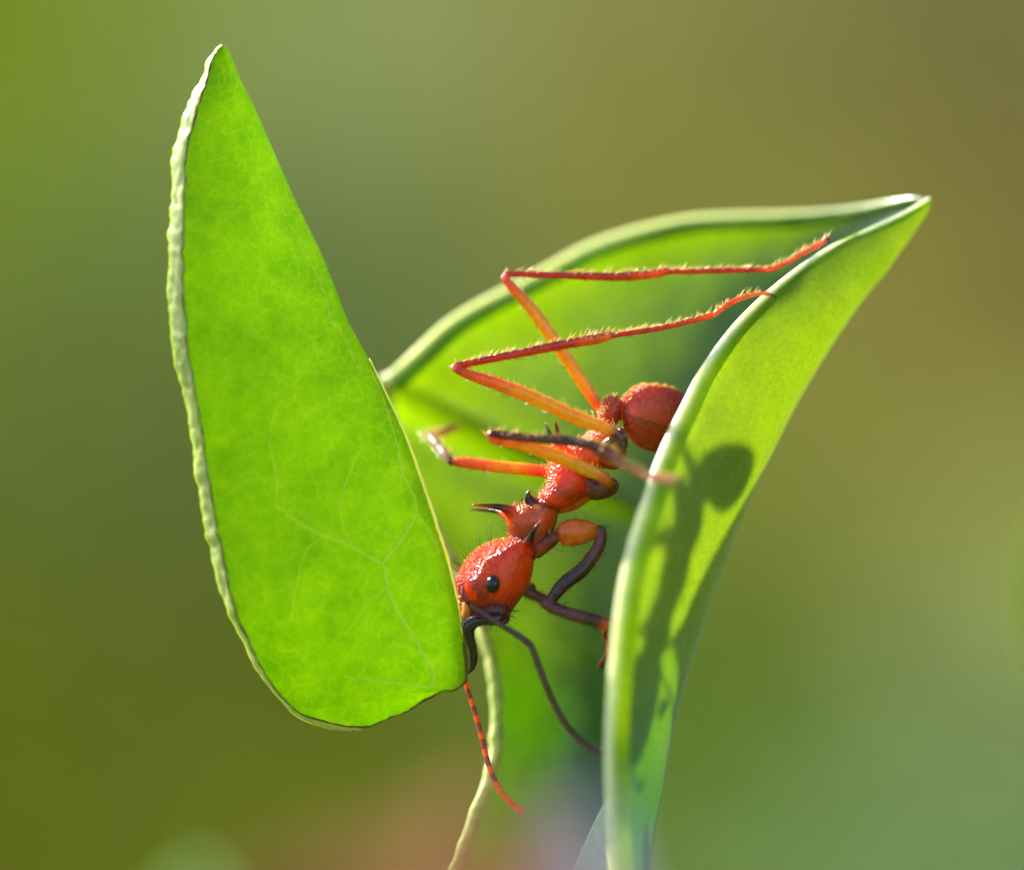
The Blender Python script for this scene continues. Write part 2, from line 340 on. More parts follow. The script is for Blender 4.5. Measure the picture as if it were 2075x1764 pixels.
# the cut edge: a strip of torn, dried tissue from the front face to the back face
V = []; F = []; K = 9
for i in range(NR):
    a = Vf[i*NC]; b_ = Vb[i*NC]
    for k in range(K):
        s_ = k/(K-1); p = a.lerp(b_, s_)
        out_ = Vector((-1, -0.7, -0.2 if tt[i] < 0.8 else -1.0)).normalized()
        bul = (0.015+0.035*fbm((p.x*3.0, p.z*3.0, s_*2.0+p.y*2), 4))*math.sin(math.pi*s_)-0.02*(s_ in (0, 1))
        V.append(p+out_*bul)
for i in range(NR-1):
    for k in range(K-1): F.append((i*K+k, i*K+k+1, (i+1)*K+k+1, (i+1)*K+k))
mesh_obj('cut_edge', V, F, M_edge, piece)
# dark bruised line between face and cut edge
pts = [Vf[i*NC]+Vector((0.004, -0.012, 0)) for i in range(3, NR)]
pts += [Vf[i*NC+NC-1]+Vector((0.0, -0.01, 0)) for i in range(NR-2, int(NR*0.80), -1)]
rad = [0.022+0.018*max(-0.6, fbm((i*0.31, 3.3, 1), 3)) for i in range(len(pts))]
v_, f_, _ = ring_tube(pts, rad, 6); mesh_obj('bruised_line', v_, f_, M_brownedge, piece)
i0, i1 = int(NR*0.43), int(NR*0.80)
pts = [Vf[i*NC+NC-1]+Vector((0.0, 0.03, 0)) for i in range(i0, i1)]
rad = [0.012+0.036*math.sin(math.pi*min(1, (k+2)/(i1-i0)*1.0))**0.5+0.006*fbm((k*0.5, 0, 0), 2) for k in range(len(pts))]
v_, f_, _ = ring_tube(pts, rad, 8); mesh_obj('leaf_margin', v_, f_, M_yedge, piece)
# raised veins, laid on the face
def front_y(u, v):
    best = None
    i = int(np.argmin([abs(0.5*(LI[k][1]+RI[k][1])-v) for k in range(NR)]))
    for _ in range(3):
        lx, lz = LI[i]; rx, rz = RI[i]; w = min(1, max(0, (u-lx)/max(rx-lx, 1)))
        vv = lz*(1-w)+rz*w; 
        i = min(NR-2, max(1, i+int(round((v-vv)/8.0))))
    lx, lz = LI[i]; rx, rz = RI[i]; w = min(1, max(0, (u-lx)/max(rx-lx, 1)))
    return face(i, w)[2]
def vein(pl, r0, r1):
    A = cr(pl, (len(pl)-1)*6+1); n = len(A)
    A = [(a[0]+1.6*fbm((a[0]*0.05, a[1]*0.05, 0), 2), a[1]+1.6*fbm((a[0]*0.05, a[1]*0.05, 7), 2)) for a in A]
    pts = [P(a[0], a[1], front_y(a[0], a[1])-0.004) for a in A]
    rad = [1.35*(r0+(r1-r0)*k/(n-1)) for k in range(n)]
    V = []; F = []; m = len(pts)
    for i in range(m):
        t = (pts[min(i+1, m-1)]-pts[max(i-1, 0)]).normalized(); a = t.cross(Vector((0, 1, 0))).normalized()
        for k in range(5):
            w = (k-2)/2; V.append(pts[i]+a*w*rad[i]*1.3+Vector((0, -rad[i]*0.8*(1-w*w)-0.003+0.008*abs(w), 0)))
    for i in range(m-1):
        for k in range(4): F.append((i*5+k, (i+1)*5+k, (i+1)*5+k+1, i*5+k+1))
    mesh_obj('vein', V, F, M_vein, piece)
vein([(560,1025),(605,1060),(655,1085),(710,1108),(762,1138),(778,1150),(785,1190),(800,1230),(830,1280),(860,1330),(878,1362),(876,1395)], 0.012, 0.034)
vein([(775,1142),(800,1110),(822,1080),(842,1042),(838,1005),(815,960),(808,920),(790,850),(765,780),(740,730)], 0.026, 0.011)
vein([(842,1042),(870,1075),(892,1120)], 0.016, 0.008)
vein([(876,1393),(820,1388),(760,1380),(700,1372)], 0.02, 0.007)
vein([(715,1110),(690,1050),(700,980),(735,900)], 0.008, 0.006)
vein([(655,1085),(620,1120),(600,1190),(590,1260)], 0.008, 0.005)
vein([(668,650),(655,590),(625,530),(590,470),(555,400),(520,340)], 0.018, 0.006)
vein([(668,650),(690,675),(712,720),(740,770)], 0.018, 0.008)
vein([(668,652),(640,700),(610,760),(560,830),(545,900)], 0.010, 0.005)
vein([(785,1190),(740,1230),(700,1290)], 0.009, 0.005)
vein([(860,1330),(820,1310),(780,1310)], 0.009, 0.005)
vein([(545,900),(560,960),(560,1025)], 0.006, 0.010)

# ---------------------------------------------------------------- the big folded leaf the ant stands on
NT = 150
Bp = [(1884,410,2.0),(1850,399,2.3),(1800,406,3.0),(1720,421,3.7),(1640,430,4.2),(1560,434,4.5),(1480,436,4.6),(1400,441,4.7),(1340,451,4.7),(1260,471,4.7),(1180,500,4.7),(1110,538,4.6),(1040,576,4.4),(960,617,4.2),(900,655,4.0),(850,700,3.8),(808,740,3.7),(778,772,3.5),
      (782,830,4.2),(815,930,4.0),(862,1030,3.8),(905,1110,3.5),(940,1180,3.2),(972,1250,2.9),(992,1310,2.5),(1007,1380,2.2),(1010,1450,1.9),(1004,1540,1.5),(985,1610,1.2),(958,1680,1.0),(930,1760,0.9),(895,1850,0.8),(860,1960,0.7)]
Mp = [(1888,415,1.9),(1862,450,1.9),(1800,520,1.8),(1740,592,1.7),(1690,662,1.6),(1640,742,1.5),(1600,812,1.4),(1560,892,1.3),(1520,972,1.2),(1485,1052,1.1),(1455,1132,1.0),(1425,1222,.9),(1400,1302,.8),(1375,1382,.7),(1356,1452,.6),(1340,1522,.5),(1325,1602,.4),(1311,1682,.4),(1300,1764,.4),(1292,1850,.4),(1286,1960,.4)]
Fp = [(1880,400,1.9),(1830,430,1.7),(1760,462,1.4),(1690,494,1.1),(1640,524,.7),(1590,560,.4),(1540,602,.05),(1490,652,-.25),(1450,702,-.45),(1410,762,-.65),(1380,822,-.95),(1350,882,-1.3),(1325,942,-1.7),(1305,1002,-2.1),(1288,1052,-2.4),(1270,1112,-2.65),(1254,1182,-2.85),(1244,1252,-2.95),(1237,1322,-2.9),(1230,1402,-3.0),(1225,1502,-3.0),(1227,1602,-2.9),(1233,1702,-2.8),(1242,1802,-2.7),(1255,1960,-2.6)]
B = arcs(Bp, NT); Mi = arcs(Mp, NT); Fr = arcs(Fp, NT)
NB, NF = 30, 26
def OV(t): return float(np.interp(t, [0, .15, .3, .40, .5, 1], [.25, .5, 1.25, 2.1, 2.6, 2.6]))
def AP(t): return float(np.interp(t, [0, .2, .38, .5, .62, .8, 1], [.78, .74, .60, .58, .68, .84, .86]))
leaf = empty('folded_leaf', P(1300, 1960, 0), 'large bright green folded leaf with thick pale margins on which the ant stands', 'leaf')
ICUT = int(np.argmin(np.hypot(B[:, 0]-778, B[:, 1]-772)))
rows = []
for i in range(NT):
    m_ = P(*Mi[i]); b_ = P(*B[i]); f_ = P(*Fr[i]); t = i/(NT-1)
    ib = 0.26*min(1, i/18.0)*max(0, min(1, (ICUT-i)/4.0)); b_ = b_.lerp(m_, ib/max((m_-b_).length, .3))     # the blade ends inside its thick margins
    f_ = f_.lerp(m_, min(0.6, 0.30*min(1, i/60.0)/max((m_-f_).length, .3)))
    fade = min(1, t*6)
    rimy = 0.9*fade
    row = []
    cb = m_+Vector((0, 2.6*fade, 0)); cbb = m_.lerp(b_, AP(t))*1.0; cbb.y = max(b_.y, m_.y)+OV(t)*fade
    for k in range(NB):
        w = k/(NB-1)
        p = b_*(1-w)**3+cbb*3*(1-w)**2*w+cb*3*(1-w)*w*w+m_*w**3
        row.append(p)
    cf = m_+Vector((0, -1.3*fade, 0))
    for k in range(1, NF):
        w = k/(NF-1)
        p = m_*(1-w)**2+cf*2*(1-w)*w+f_*w*w
        row.append(p)
    for k, p in enumerate(row):
        q = 0.07*fbm((p.x*0.5, p.y*0.5, p.z*0.35), 3)*fade
        row[k] = p+Vector((q*0.4, q, 0))
    rows.append(row)
NW = len(rows[0])
arr = np.array([[list(p) for p in r] for r in rows])
du_ = np.gradient(arr, axis=1); dt_ = np.gradient(arr, axis=0)
nrm = np.cross(du_, dt_); ln_ = np.linalg.norm(nrm, axis=2, keepdims=True); nrm = nrm/np.maximum(ln_, 1e-9)
mid = nrm[NT//2, NB//2]
if mid[1] < 0: nrm = -nrm                                   # outward: away from the trough
THL = 0.20
thick = np.full((NT, NW), THL)*np.clip(np.arange(NT)/14.0, 0.08, 1)[:, None]
arr2 = arr+nrm*thick[..., None]
V = [tuple(x) for x in arr.reshape(-1, 3)]+[tuple(x) for x in arr2.reshape(-1, 3)]; o2 = NT*NW; F = []
for i in range(NT-1):
    for j in range(NW-1):
        a, b_, c_, d_ = i*NW+j, i*NW+j+1, (i+1)*NW+j+1, (i+1)*NW+j
        F.append((a, b_, c_, d_)); F.append((o2+a, o2+d_, o2+c_, o2+b_))
    for j in (0, NW-1):
        a, d_ = i*NW+j, (i+1)*NW+j
        F.append((a, d_, o2+d_, o2+a) if j == 0 else (a, o2+a, o2+d_, d_))
for j in range(NW-1):
    F.append((j, o2+j, o2+j+1, j+1)); a = (NT-1)*NW+j; F.append((a, a+1, o2+a+1, o2+a))
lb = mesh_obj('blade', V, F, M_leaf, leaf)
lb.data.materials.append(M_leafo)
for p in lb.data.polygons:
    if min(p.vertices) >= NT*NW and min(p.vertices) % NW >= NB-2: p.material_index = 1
bm = bmesh.new(); bm.from_mesh(lb.data); bmesh.ops.recalc_face_normals(bm, faces=bm.faces); bm.to_mesh(lb.data); bm.free()
# thick pale margins
mid2 = (arr+arr2)/2
bd = np.r_[0, np.cumsum(np.linalg.norm(np.diff(B[:, :2], axis=0), axis=1))]
icut = int(np.argmin(np.hypot(B[:, 0]-778, B[:, 1]-772)))
pts = [P(*B[i]) for i in range(0, icut+1)]
rad = [0.05+0.12*min(1, i/18.0) for i in range(len(pts))]
sd_ = [Vector(arr[i, 0]-arr[i, 3]).normalized() for i in range(len(pts))]
sd_ = [Vector((s_.x, 0, s_.z)).normalized() for s_ in sd_]
pts = [p+Vector((0, -0.05, 0))-sd_[i]*rad[i]*0.9 for i, p in enumerate(pts)]
v_, f_, _ = ring_tube(pts, rad, 16, rx=0.45); v_ = wedge(v_, pts, sd_, 16, 2.4); o = mesh_obj('leaf_margin', v_, f_, M_rimb, leaf); tag(o, 'pale blurred margin arching behind the ant\'s legs'); set_pale(o, pts, sd_, rad, 16)
pts = [P(*Fr[i]) for i in range(NT)]
rad = [0.05+0.12*min(1, i/75.0) for i in range(NT)]
sd_ = [Vector((0, 0, 0))]*NT
for i in range(NT):
    t_ = (pts[min(i+1, NT-1)]-pts[max(i-1, 0)]); t_.y = 0; t_.normalize(); s_ = Vector((-abs(t_.z), 0, abs(t_.x)))
    sd_[i] = s_.normalized()
ce = [p-sd_[i]*rad[i]*0.95+Vector((0, -0.5*rad[i]-0.10*max(0, 1-i/80), 0)) for i, p in enumerate(pts)]
v_, f_, _ = ring_tube(ce, rad, 20, rx=0.9); v_ = wedge(v_, ce, sd_, 20, 2.3); o = mesh_obj('leaf_margin', v_, f_, M_rimf, leaf); tag(o, 'white lit margin the ant hooks its claws over'); set_pale(o, ce, sd_, rad, 20)
pts = []; rad = []
A = mid2[icut:, 0]; 
for i in range(len(A)-1):
    for s_ in (0, .33, .66):
        p = Vector(A[i]).lerp(Vector(A[i+1]), s_); k = i+s_
        pts.append(p+Vector((0.05+0.05*fbm((k*0.35, 1, 0), 3), -0.02, 0))); rad.append(0.155+0.03*fbm((k*0.4, 5, 0), 4))
v_, f_, _ = ring_tube(pts, rad, 12)
mesh_obj('cut_edge', v_, f_, M_edge, leaf)
# midrib seen along the fold, and the stalk below
pts = [Vector(arr2[i, NB-1])+Vector((-0.16, 0, 0)) for i in range(20, NT)]; rad = [0.02+0.12*(k/(NT-20))**1.3 for k in range(NT-20)]
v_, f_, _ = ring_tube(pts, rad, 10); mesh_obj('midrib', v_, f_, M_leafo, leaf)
base = arr[NT-1].mean(axis=0); bx = Vector(base)
v_, f_, _ = smooth_tube([bx+Vector((1.2, 0.6, 2.0)), bx+Vector((0.6, 1.2, -2)), bx+Vector((2, 4, -12)), (8, 14, -40.5)], [0.5, 0.7, 0.8, 1.1], 8, 12)
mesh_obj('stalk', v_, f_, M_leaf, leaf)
# small water drop stuck to the margin, dust grain on the fold
M_drop, nt, out = new_mat('water'); g = N(nt, 'ShaderNodeBsdfGlass', i_IOR=1.33, i_Roughness=0.0); L(nt, g.outputs[0], out.inputs['Surface'])
def ico(name, c, r, mat, sub=3, parent=None, sq=(1, 1, 1), rot=None, jitter=0.0):
    bm = bmesh.new(); bmesh.ops.create_icosphere(bm, subdivisions=sub, radius=1.0)
    V = []
    for v in bm.verts:
        q = Vector((v.co.x*sq[0], v.co.y*sq[1], v.co.z*sq[2]))*r
        if jitter: q *= 1+jitter*fbm(v.co*1.7+Vector(c), 3)
        if rot: q.rotate(rot)
        V.append(q+Vector(c))
    F = [[v.index for v in f.verts] for f in bm.faces]; bm.free()
    return mesh_obj(name, V, F, mat, parent)
tag(ico('water_droplet', P(1261, 1205, -2.72), 0.10, M_drop, sq=(1, .7, 1)), 'tiny clear water droplet on the pale front margin of the folded leaf', 'droplet')
M_grain = simple_mat('pale grain', (0.5, 0.55, 0.45), (0.7, 0.75, 0.65), trans=0.3)
tag(ico('dust_grain', P(1316, 1611, 0.5), 0.075, M_grain, 2, jitter=0.4), 'tiny pale dust grain stuck on the fold low on the big leaf', 'grain')

# ---------------------------------------------------------------- the ant
RED = (0.95, 0.062, 0.002); DRED = (0.45, 0.022, 0.004); ORG = (1.0, 0.44, 0.001); DKB = (0.15, 0.045, 0.042); BRN = (0.16, 0.035, 0.012); RORG = (0.95, 0.13, 0.002)
pieces = []          # (verts, faces, colour per vert, hair key, tangent per vert)
def add_tube(pts, rad, cols, key, seg=8, n=16, flat=1.0):
    A = cr([list(p)+[r]+list(c) for p, r, c in zip(pts, rad, cols)], (len(pts)-1)*seg+1)
    v_, f_, T = ring_tube([a[:3] for a in A], [max(a[3]*1.07+0.008, 0.018) for a in A], n)
    cs = []
    for a in A: cs += [tuple(np.clip(a[4:7], 0.003, 1))]*n
    cs += [tuple(np.clip(A[0][4:7], 0.003, 1)), tuple(np.clip(A[-1][4:7], 0.003, 1))]
    pieces.append((v_, f_, cs, key, T))
def add_loft(pairs, yc, yr, cols, key, seg=8, n=28):
    """cross-sections given by opposite outline points (pixel readings), centre depth and depth radius"""
    rows = [list(l)+list(r)+[a, b]+list(c) for (l, r), a, b, c in zip(pairs, yc, yr, cols)]
    A = cr(rows, (len(rows)-1)*seg+1); V = []; F = []; cs = []; T = []
    cen = []
    for a in A:
        p = P(a[0], a[1], a[4]); q = P(a[2], a[3], a[4]); c = (p+q)/2; h = (q-p)/2; cen.append(c)
        for k in range(n):
            w = 2*math.pi*k/n; V.append(c+h*math.cos(w)+Vector((0, a[5]*math.sin(w), 0))); cs.append(tuple(np.clip(a[6:9], 0.003, 1)))
    m = len(A)
    for i in range(m):
        t = (cen[min(i+1, m-1)]-cen[max(0, i-1)]).normalized(); T += [t]*n
    for i in range(m-1):
        for k in range(n): F.append((i*n+k, i*n+(k+1) % n, (i+1)*n+(k+1) % n, (i+1)*n+k))
    for i in (0, m-1):
        c = len(V); t = T[i*n]*(-1 if i == 0 else 1); V.append(cen[i]+t*0.05); cs.append(cs[i*n]); T.append(T[i*n])
        for k in range(n): F.append((i*n+k, i*n+(k+1) % n, c))
    pieces.append((V, F, cs, key, T))
def add_ball(c, r, col, key, sq=(1, 1, 1), rotz=0.0):
    bm = bmesh.new(); bmesh.ops.create_icosphere(bm, subdivisions=4, radius=1.0); V = []; T = []
    ca, sa = math.cos(rotz), math.sin(rotz)
    for v in bm.verts:
        x, y, z = v.co.x*r*sq[0], v.co.y*r*sq[1], v.co.z*r*sq[2]
        V.append(Vector((x*ca-z*sa, y, x*sa+z*ca))+Vector(c)); T.append(Vector((ca, 0, sa)))
    F = [[v.index for v in f.verts] for f in bm.faces]; bm.free()
    pieces.append((V, F, [col]*len(V), key, T))
YB = 0.15; SPN = (0.028, 0.006, 0.006)
# head
hp = [((262,1195),(560,1225)),((232,1120),(610,1205)),((208,1010),(668,1105)),((190,890),(735,1012)),((238,765),(795,915)),((318,650),(828,800)),((420,575),(838,700)),((540,528),(830,610)),((655,512),(812,548)),((730,512),(785,520))]
HP = [(c1(*a), c1(*b)) for a, b in hp]
add_loft(HP, [YB]*10, [.30,.45,.60,.72,.78,.78,.72,.58,.40,.15], [BRN,(.12,.02,.02),DRED,(.45,.03,.01),RED,RED,RED,RED,DRED,DRED], 'head')
add_ball(P(*c1(540,830), YB-0.25), 0.60, RED, 'head', (1.0,.95,1.15))
# antennal socket ridge, cheek
add_ball(P(*c1(322,945), YB-0.53), 0.12, (1.0,0.07,0.001), 'none', (1,.7,1.7), 0.25)
add_tube([P(*c1(270,905),YB-.40),P(*c1(262,980),YB-.46),P(*c1(290,1050),YB-.48)], [.05,.06,.04], [DRED,BRN,BRN], 'none')
add_ball(P(*c1(490,1120), YB-0.38), 0.30, (0.13,0.015,0.02), 'head', (1.3,.7,.9))
add_ball(P(*c1(585,1175), YB-0.20), 0.16, DKB, 'head', (1,1.2,1))
# occipital spines
add_tube([P(*c1(785,560),YB-.42),P(*c1(812,505),YB-.56),P(*c1(850,440),YB-.68),P(*c1(897,372),YB-.74)], [.11,.06,.038,.014], [DRED,SPN,SPN,BRN], 'none')
add_tube([P(*c1(655,540),YB+.30),P(*c1(652,515),YB+.42),P(*c1(655,480),YB+.5)], [.11,.07,.016], [DRED,SPN,SPN], 'none')
# neck, pronotum, mesonotum
th = [((700,560),(850,700)),((640,525),(880,640)),((628,455),(950,560)),((610,370),(1000,470)),((612,312),(1022,400)),((650,262),(1036,320)),((740,236),(1034,265)),((850,200),(1040,290)),((872,150),(1130,250)),((925,105),(1230,190)),((945,30),(1290,110)),((960,-60),(1340,20)),((985,-160),(1380,-40)),((1090,-230),(1470,-50)),((1230,-310),(1560,-130)),((1310,-365),(1590,-190)),((1380,-400),(1570,-290)),((1420,-420),(1530,-350))]
TP = [(c1(*a), c1(*b)) for a, b in th]
add_loft(TP, [YB]*18, [.26,.32,.45,.50,.50,.46,.40,.42,.46,.50,.50,.48,.44,.44,.44,.38,.30,.15],
         [DRED,(.4,.04,.01),(.42,.045,.01),(.6,.08,.01),(.72,.10,.008),(.65,.08,.008),DRED,DRED,RED,(.55,.04,.008),RED,RED,RORG,RORG,(.75,.14,.008),(.7,.12,.01),RORG,RORG], 'thorax')
# pronotal and mesonotal spines
add_tube([P(*c1(690,340),YB-.15),P(*c1(625,290),YB-.28),P(*c1(560,268),YB-.40),P(*c1(460,255),YB-.5),P(*c1(335,250),YB-.6)], [.20,.115,.07,.042,.013], [RORG,DRED,SPN,SPN,SPN], 'none')
add_tube([P(*c1(680,370),YB+.2),P(*c1(600,325),YB+.35),P(*c1(540,302),YB+.5),P(*c1(440,292),YB+.7),P(*c1(305,286),YB+.9)], [.18,.11,.06,.038,.013], [RORG,(.5,.12,.03),SPN,SPN,SPN], 'none')
add_tube([P(*c1(830,250),YB-.2),P(*c1(800,205),YB-.26),P(*c1(790,165),YB-.3),P(*c1(806,126),YB-.32)], [.19,.11,.055,.014], [DRED,SPN,SPN,SPN], 'none')
add_tube([P(*c1(760,262),YB+.1),P(*c1(735,240),YB+.2),P(*c1(752,195),YB+.35)], [.14,.09,.014], [SPN,SPN,SPN], 'none')
add_ball(P(*c1(860,268), YB-.40), .065, (.85,.3,.03), 'none', (1.2,.6,.8))
# propodeal spines
add_tube([P(*c2(1040,570),YB-.25),P(*c2(1025,490),YB-.32),P(*c2(1010,430),YB-.36),P(*c2(999,374),YB-.4)], [.14,.065,.038,.013], [RORG,(.3,.04,.01),SPN,SPN], 'none')
add_tube([P(*c2(1010,560),YB+.25),P(*c2(972,490),YB+.4),P(*c2(950,440),YB+.5),P(*c2(930,392),YB+.6)], [.13,.065,.038,.013], [RORG,SPN,SPN,SPN], 'none')
# propodeum knob and coxae
add_ball(P(*c2(1390,600), YB-.30), .34, (.55,.12,.015), 'thorax', (1.0,.85,1.1))
add_ball(P(*c2(1440,520), YB-.42), .22, (.10,.02,.01), 'thorax', (0.9,.9,1.2))
add_tube([P(*c2(1290,600),YB-.45),P(*c2(1340,540),YB-.55),P(*c2(1400,500),YB-.6),P(*c2(1460,480),YB-.55),P(*c2(1450,430),YB-.5)], [.06,.09,.10,.10,.07], [BRN,DKB,DKB,DKB,DKB], 'none')
add_loft([(c2(1190,800),c2(1225,890)),(c2(1230,760),c2(1230,915)),(c2(1300,752),c2(1290,918)),(c2(1370,760),c2(1370,900)),(c2(1415,775),c2(1415,870)),(c2(1430,800),c2(1430,840))], [YB-.30]*6, [.16,.24,.28,.25,.18,.08], [DRED,BRN,BRN,BRN,BRN,BRN], 'thorax')
add_tube([P(*c2(1020,975),YB+.05),P(*c2(1120,945),YB+.15),P(*c2(1220,895),YB+.2)], [.12,.13,.10], [RORG,(.85,.15,.015),(.85,.2,.015)], 'none')
# petiole and postpetiole
add_ball(P(*c2(1330,450), YB+.05), .24, (.75,.13,.008), 'thorax', (.8,.9,1.3))
add_loft([(c2(1300,400),c2(1400,430)),(c2(1300,340),c2(1440,370)),(c2(1310,270),c2(1455,310)),(c2(1345,215),c2(1460,255)),(c2(1385,196),c2(1440,215))], [YB+.25]*5, [.20,.30,.32,.26,.12], [DRED,DRED,(.42,.025,.006),(.5,.04,.006),DRED], 'gaster')
add_tube([P(*c2(1400,300),YB+.3),P(*c2(1450,300),YB+.4),P(*c2(1510,320),YB+.5)], [.20,.20,.25], [DRED,(.6,.03,.006),RED], 'none')
# gaster
GC = P(*c2(1700,372), 0.75)
gl_ = [((1452,240),(1458,345)),((1480,190),(1470,430)),((1530,145),(1500,490)),((1600,122),(1560,545)),((1690,122),(1640,582)),((1780,140),(1730,600)),((1870,178),(1810,590)),((1950,240),(1890,540)),((1990,330),(1960,450))]
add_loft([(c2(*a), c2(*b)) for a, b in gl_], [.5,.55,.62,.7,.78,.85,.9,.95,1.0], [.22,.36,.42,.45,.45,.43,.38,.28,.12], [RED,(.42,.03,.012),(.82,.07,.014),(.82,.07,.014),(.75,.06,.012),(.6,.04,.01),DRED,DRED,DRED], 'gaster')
# legs: name, joints (u, v, depth), radii, colours
def leg(j, r, c, key='leg', seg=8): add_tube([P(*a) for a in j], r, c, key, seg)
JN = (.75,.16,.03)
# near hind leg
leg([(1262,905,-.40),(1248,880,-.48),(1225,868,-.52),(1160,843,-.55),(1080,806,-.52),(1000,776,-.48),(945,758,-.45),(922,748,-.44)], [.10,.09,.125,.15,.15,.135,.10,.07], [DKB,BRN,ORG,ORG,ORG,(.9,.2,.01),(.7,.12,.01),(.4,.06,.01)], 'leg')
leg([(918,749,-.44),(928,741,-.43),(960,735,-.42),(1050,717,-.40),(1150,697,-.38),(1205,688,-.36),(1238,680,-.35)], [.075,.07,.07,.088,.10,.11,.085], [(.75,.3,.2),(.5,.06,.03),DRED,(.45,.04,.01),(.55,.06,.01),(.8,.16,.01),(.85,.2,.01)], 'tibia')
leg([(1236,682,-.35),(1260,678,-.34),(1330,667,-.33),(1400,651,-.32),(1440,640,-.32),(1452,634,-.32),(1480,614,-.34),(1515,600,-.38),(1545,595,-.42),(1560,597,-.44)], [.055,.05,.055,.055,.06,.05,.055,.05,.035,.04], [DRED,DRED,(.4,.03,.01),(.5,.06,.01),RORG,RORG,(.6,.1,.02),(.8,.2,.05),(.85,.3,.1),(.6,.1,.02)], 'tarsus')
# far hind leg
leg([(1222,845,.7),(1214,828,.75),(1180,775,.78),(1130,700,.8),(1080,630,.85),(1040,585,.88),(1022,565,.9)], [.09,.10,.13,.135,.13,.10,.07], [BRN,RORG,ORG,ORG,ORG,(.8,.16,.01),(.5,.08,.01)], 'leg')
leg([(1020,566,.9),(1030,556,.9),(1060,556,.9),(1150,559,.88),(1250,561,.85),(1320,556,.82),(1352,550,.8)], [.07,.065,.065,.075,.09,.095,.08], [(.7,.3,.2),(.4,.05,.02),DRED,(.45,.04,.01),(.5,.05,.01),(.8,.12,.01),(.85,.12,.01)], 'tibia')
leg([(1350,551,.8),(1380,551,.8),(1460,549,.8),(1530,547,.78),(1562,546,.76),(1590,535,.75),(1630,512,.72),(1665,493,.66),(1676,482,.62)], [.055,.05,.055,.05,.055,.05,.055,.05,.045], [DRED,DRED,DRED,DRED,RORG,(.6,.1,.03),(.7,.15,.06),(.75,.2,.1),(.6,.1,.03)], 'tarsus')
# near middle leg
leg([(1240,985,-.35),(1222,968,-.45),(1195,955,-.5),(1130,926,-.65),(1060,902,-.75),(1010,893,-.82),(993,888,-.85)], [.10,.11,.14,.145,.13,.10,.07], [BRN,(.9,.2,.01),ORG,ORG,ORG,(.8,.15,.01),(.6,.1,.02)], 'leg')
leg([(992,889,-.85),(998,879,-.9),(1030,884,-1.0),(1090,890,-1.15),(1150,894,-1.35),(1200,903,-1.6),(1225,915,-1.7)], [.075,.075,.08,.09,.10,.10,.10], [(.7,.3,.2),(.12,.03,.03),DKB,DKB,(.10,.025,.03),(.14,.03,.03),(.3,.05,.03)], 'tibia')
leg([(1220,912,-1.7),(1240,925,-1.75),(1252,935,-1.8),(1275,947,-2.1),(1300,960,-2.4),(1330,970,-2.7),(1368,974,-2.9)], [.14,.16,.10,.075,.08,.08,.07], [BRN,(.4,.1,.06),(.5,.2,.12),(.6,.25,.15),(.8,.3,.15),(.85,.4,.3),(.85,.4,.25)], 'tarsus')
# far middle leg
leg([(1120,960,.45),(1090,954,.6),(1040,949,.7),(980,943,.8),(935,937,.9),(918,936,.95)], [.12,.13,.13,.125,.115,.08], [RORG,RORG,ORG,(.9,.2,.01),(.8,.15,.01),(.3,.05,.01)], 'leg')
leg([(916,938,.95),(908,928,1.1),(892,908,1.5),(878,892,1.9),(870,880,2.2)], [.08,.09,.10,.10,.08], [BRN,(.25,.1,.12),(.25,.12,.16),(.3,.15,.2),(.3,.15,.15)], 'tibia')
leg([(870,882,2.2),(885,880,2.4),(905,874,2.7),(928,866,3.1)], [.07,.075,.075,.07], [(.5,.3,.2),(.6,.3,.15),(.7,.35,.12),(.85,.4,.08)], 'tarsus')
# near front leg
leg([c1(850,640)+(YB-.10,),c1(900,590)+(YB-.25,),c1(970,545)+(YB-.35,),c1(1020,505)+(YB-.42,)], [.15,.17,.15,.11], [BRN,(.35,.06,.02),(.2,.03,.015),DKB], 'thorax')
add_loft([(c1(1010,462),c1(1022,520)),(c1(1045,405),c1(1060,565)),(c1(1130,368),c1(1120,590)),(c1(1220,366),c1(1230,575)),(c1(1300,386),c1(1305,545)),(c1(1365,420),c1(1362,490))], [YB-.42,YB-.46,YB-.5,YB-.52,YB-.52,YB-.5], [.08,.19,.25,.25,.19,.09], [DKB,(.6,.1,.01),(.75,.15,.01),(.8,.17,.01),(.85,.2,.01),RORG], 'leg')
leg([c1(1350,440)+(-.36,),c1(1385,470)+(-.38,),c1(1378,560)+(-.42,),c1(1320,670)+(-.46,),c1(1220,790)+(-.5,),c1(1100,880)+(-.5,),c1(1020,970)+(-.5,),c1(970,1045)+(-.5,)], [.10,.115,.125,.14,.155,.15,.13,.10], [BRN,BRN,DKB,DKB,(.06,.02,.03),(.05,.016,.03),(.05,.016,.03),(.09,.02,.02)], 'dark')
leg([c1(950,1050)+(-.5,),c1(935,1060)+(-.5,),c1(1000,1095)+(-.52,),c1(1100,1130)+(-.58,),c1(1220,1165)+(-.64,),c1(1350,1200)+(-.70,),c1(1430,1235)+(-.74,),c1(1460,1250)+(-.75,)], [.11,.11,.12,.135,.14,.14,.135,.09], [DKB,DKB,DKB,DKB,DKB,(.10,.02,.01),(.75,.12,.01),(.95,.3,.01)], 'dark')
leg([c1(1440,1260)+(-.6,),c1(1410,1300)+(-.2,),c1(1440,1370)+(.2,),c1(1430,1470)+(.5,),c1(1380,1570)+(.8,)], [.05,.05,.045,.045,.07], [BRN,BRN,BRN,BRN,DKB], 'none')
# far front leg
leg([(1080,1190,.9),(1060,1196,.9),(1085,1208,.9),(1110,1218,.85),(1130,1232,.85)], [.12,.12,.12,.11,.08], [DKB]*5, 'dark')

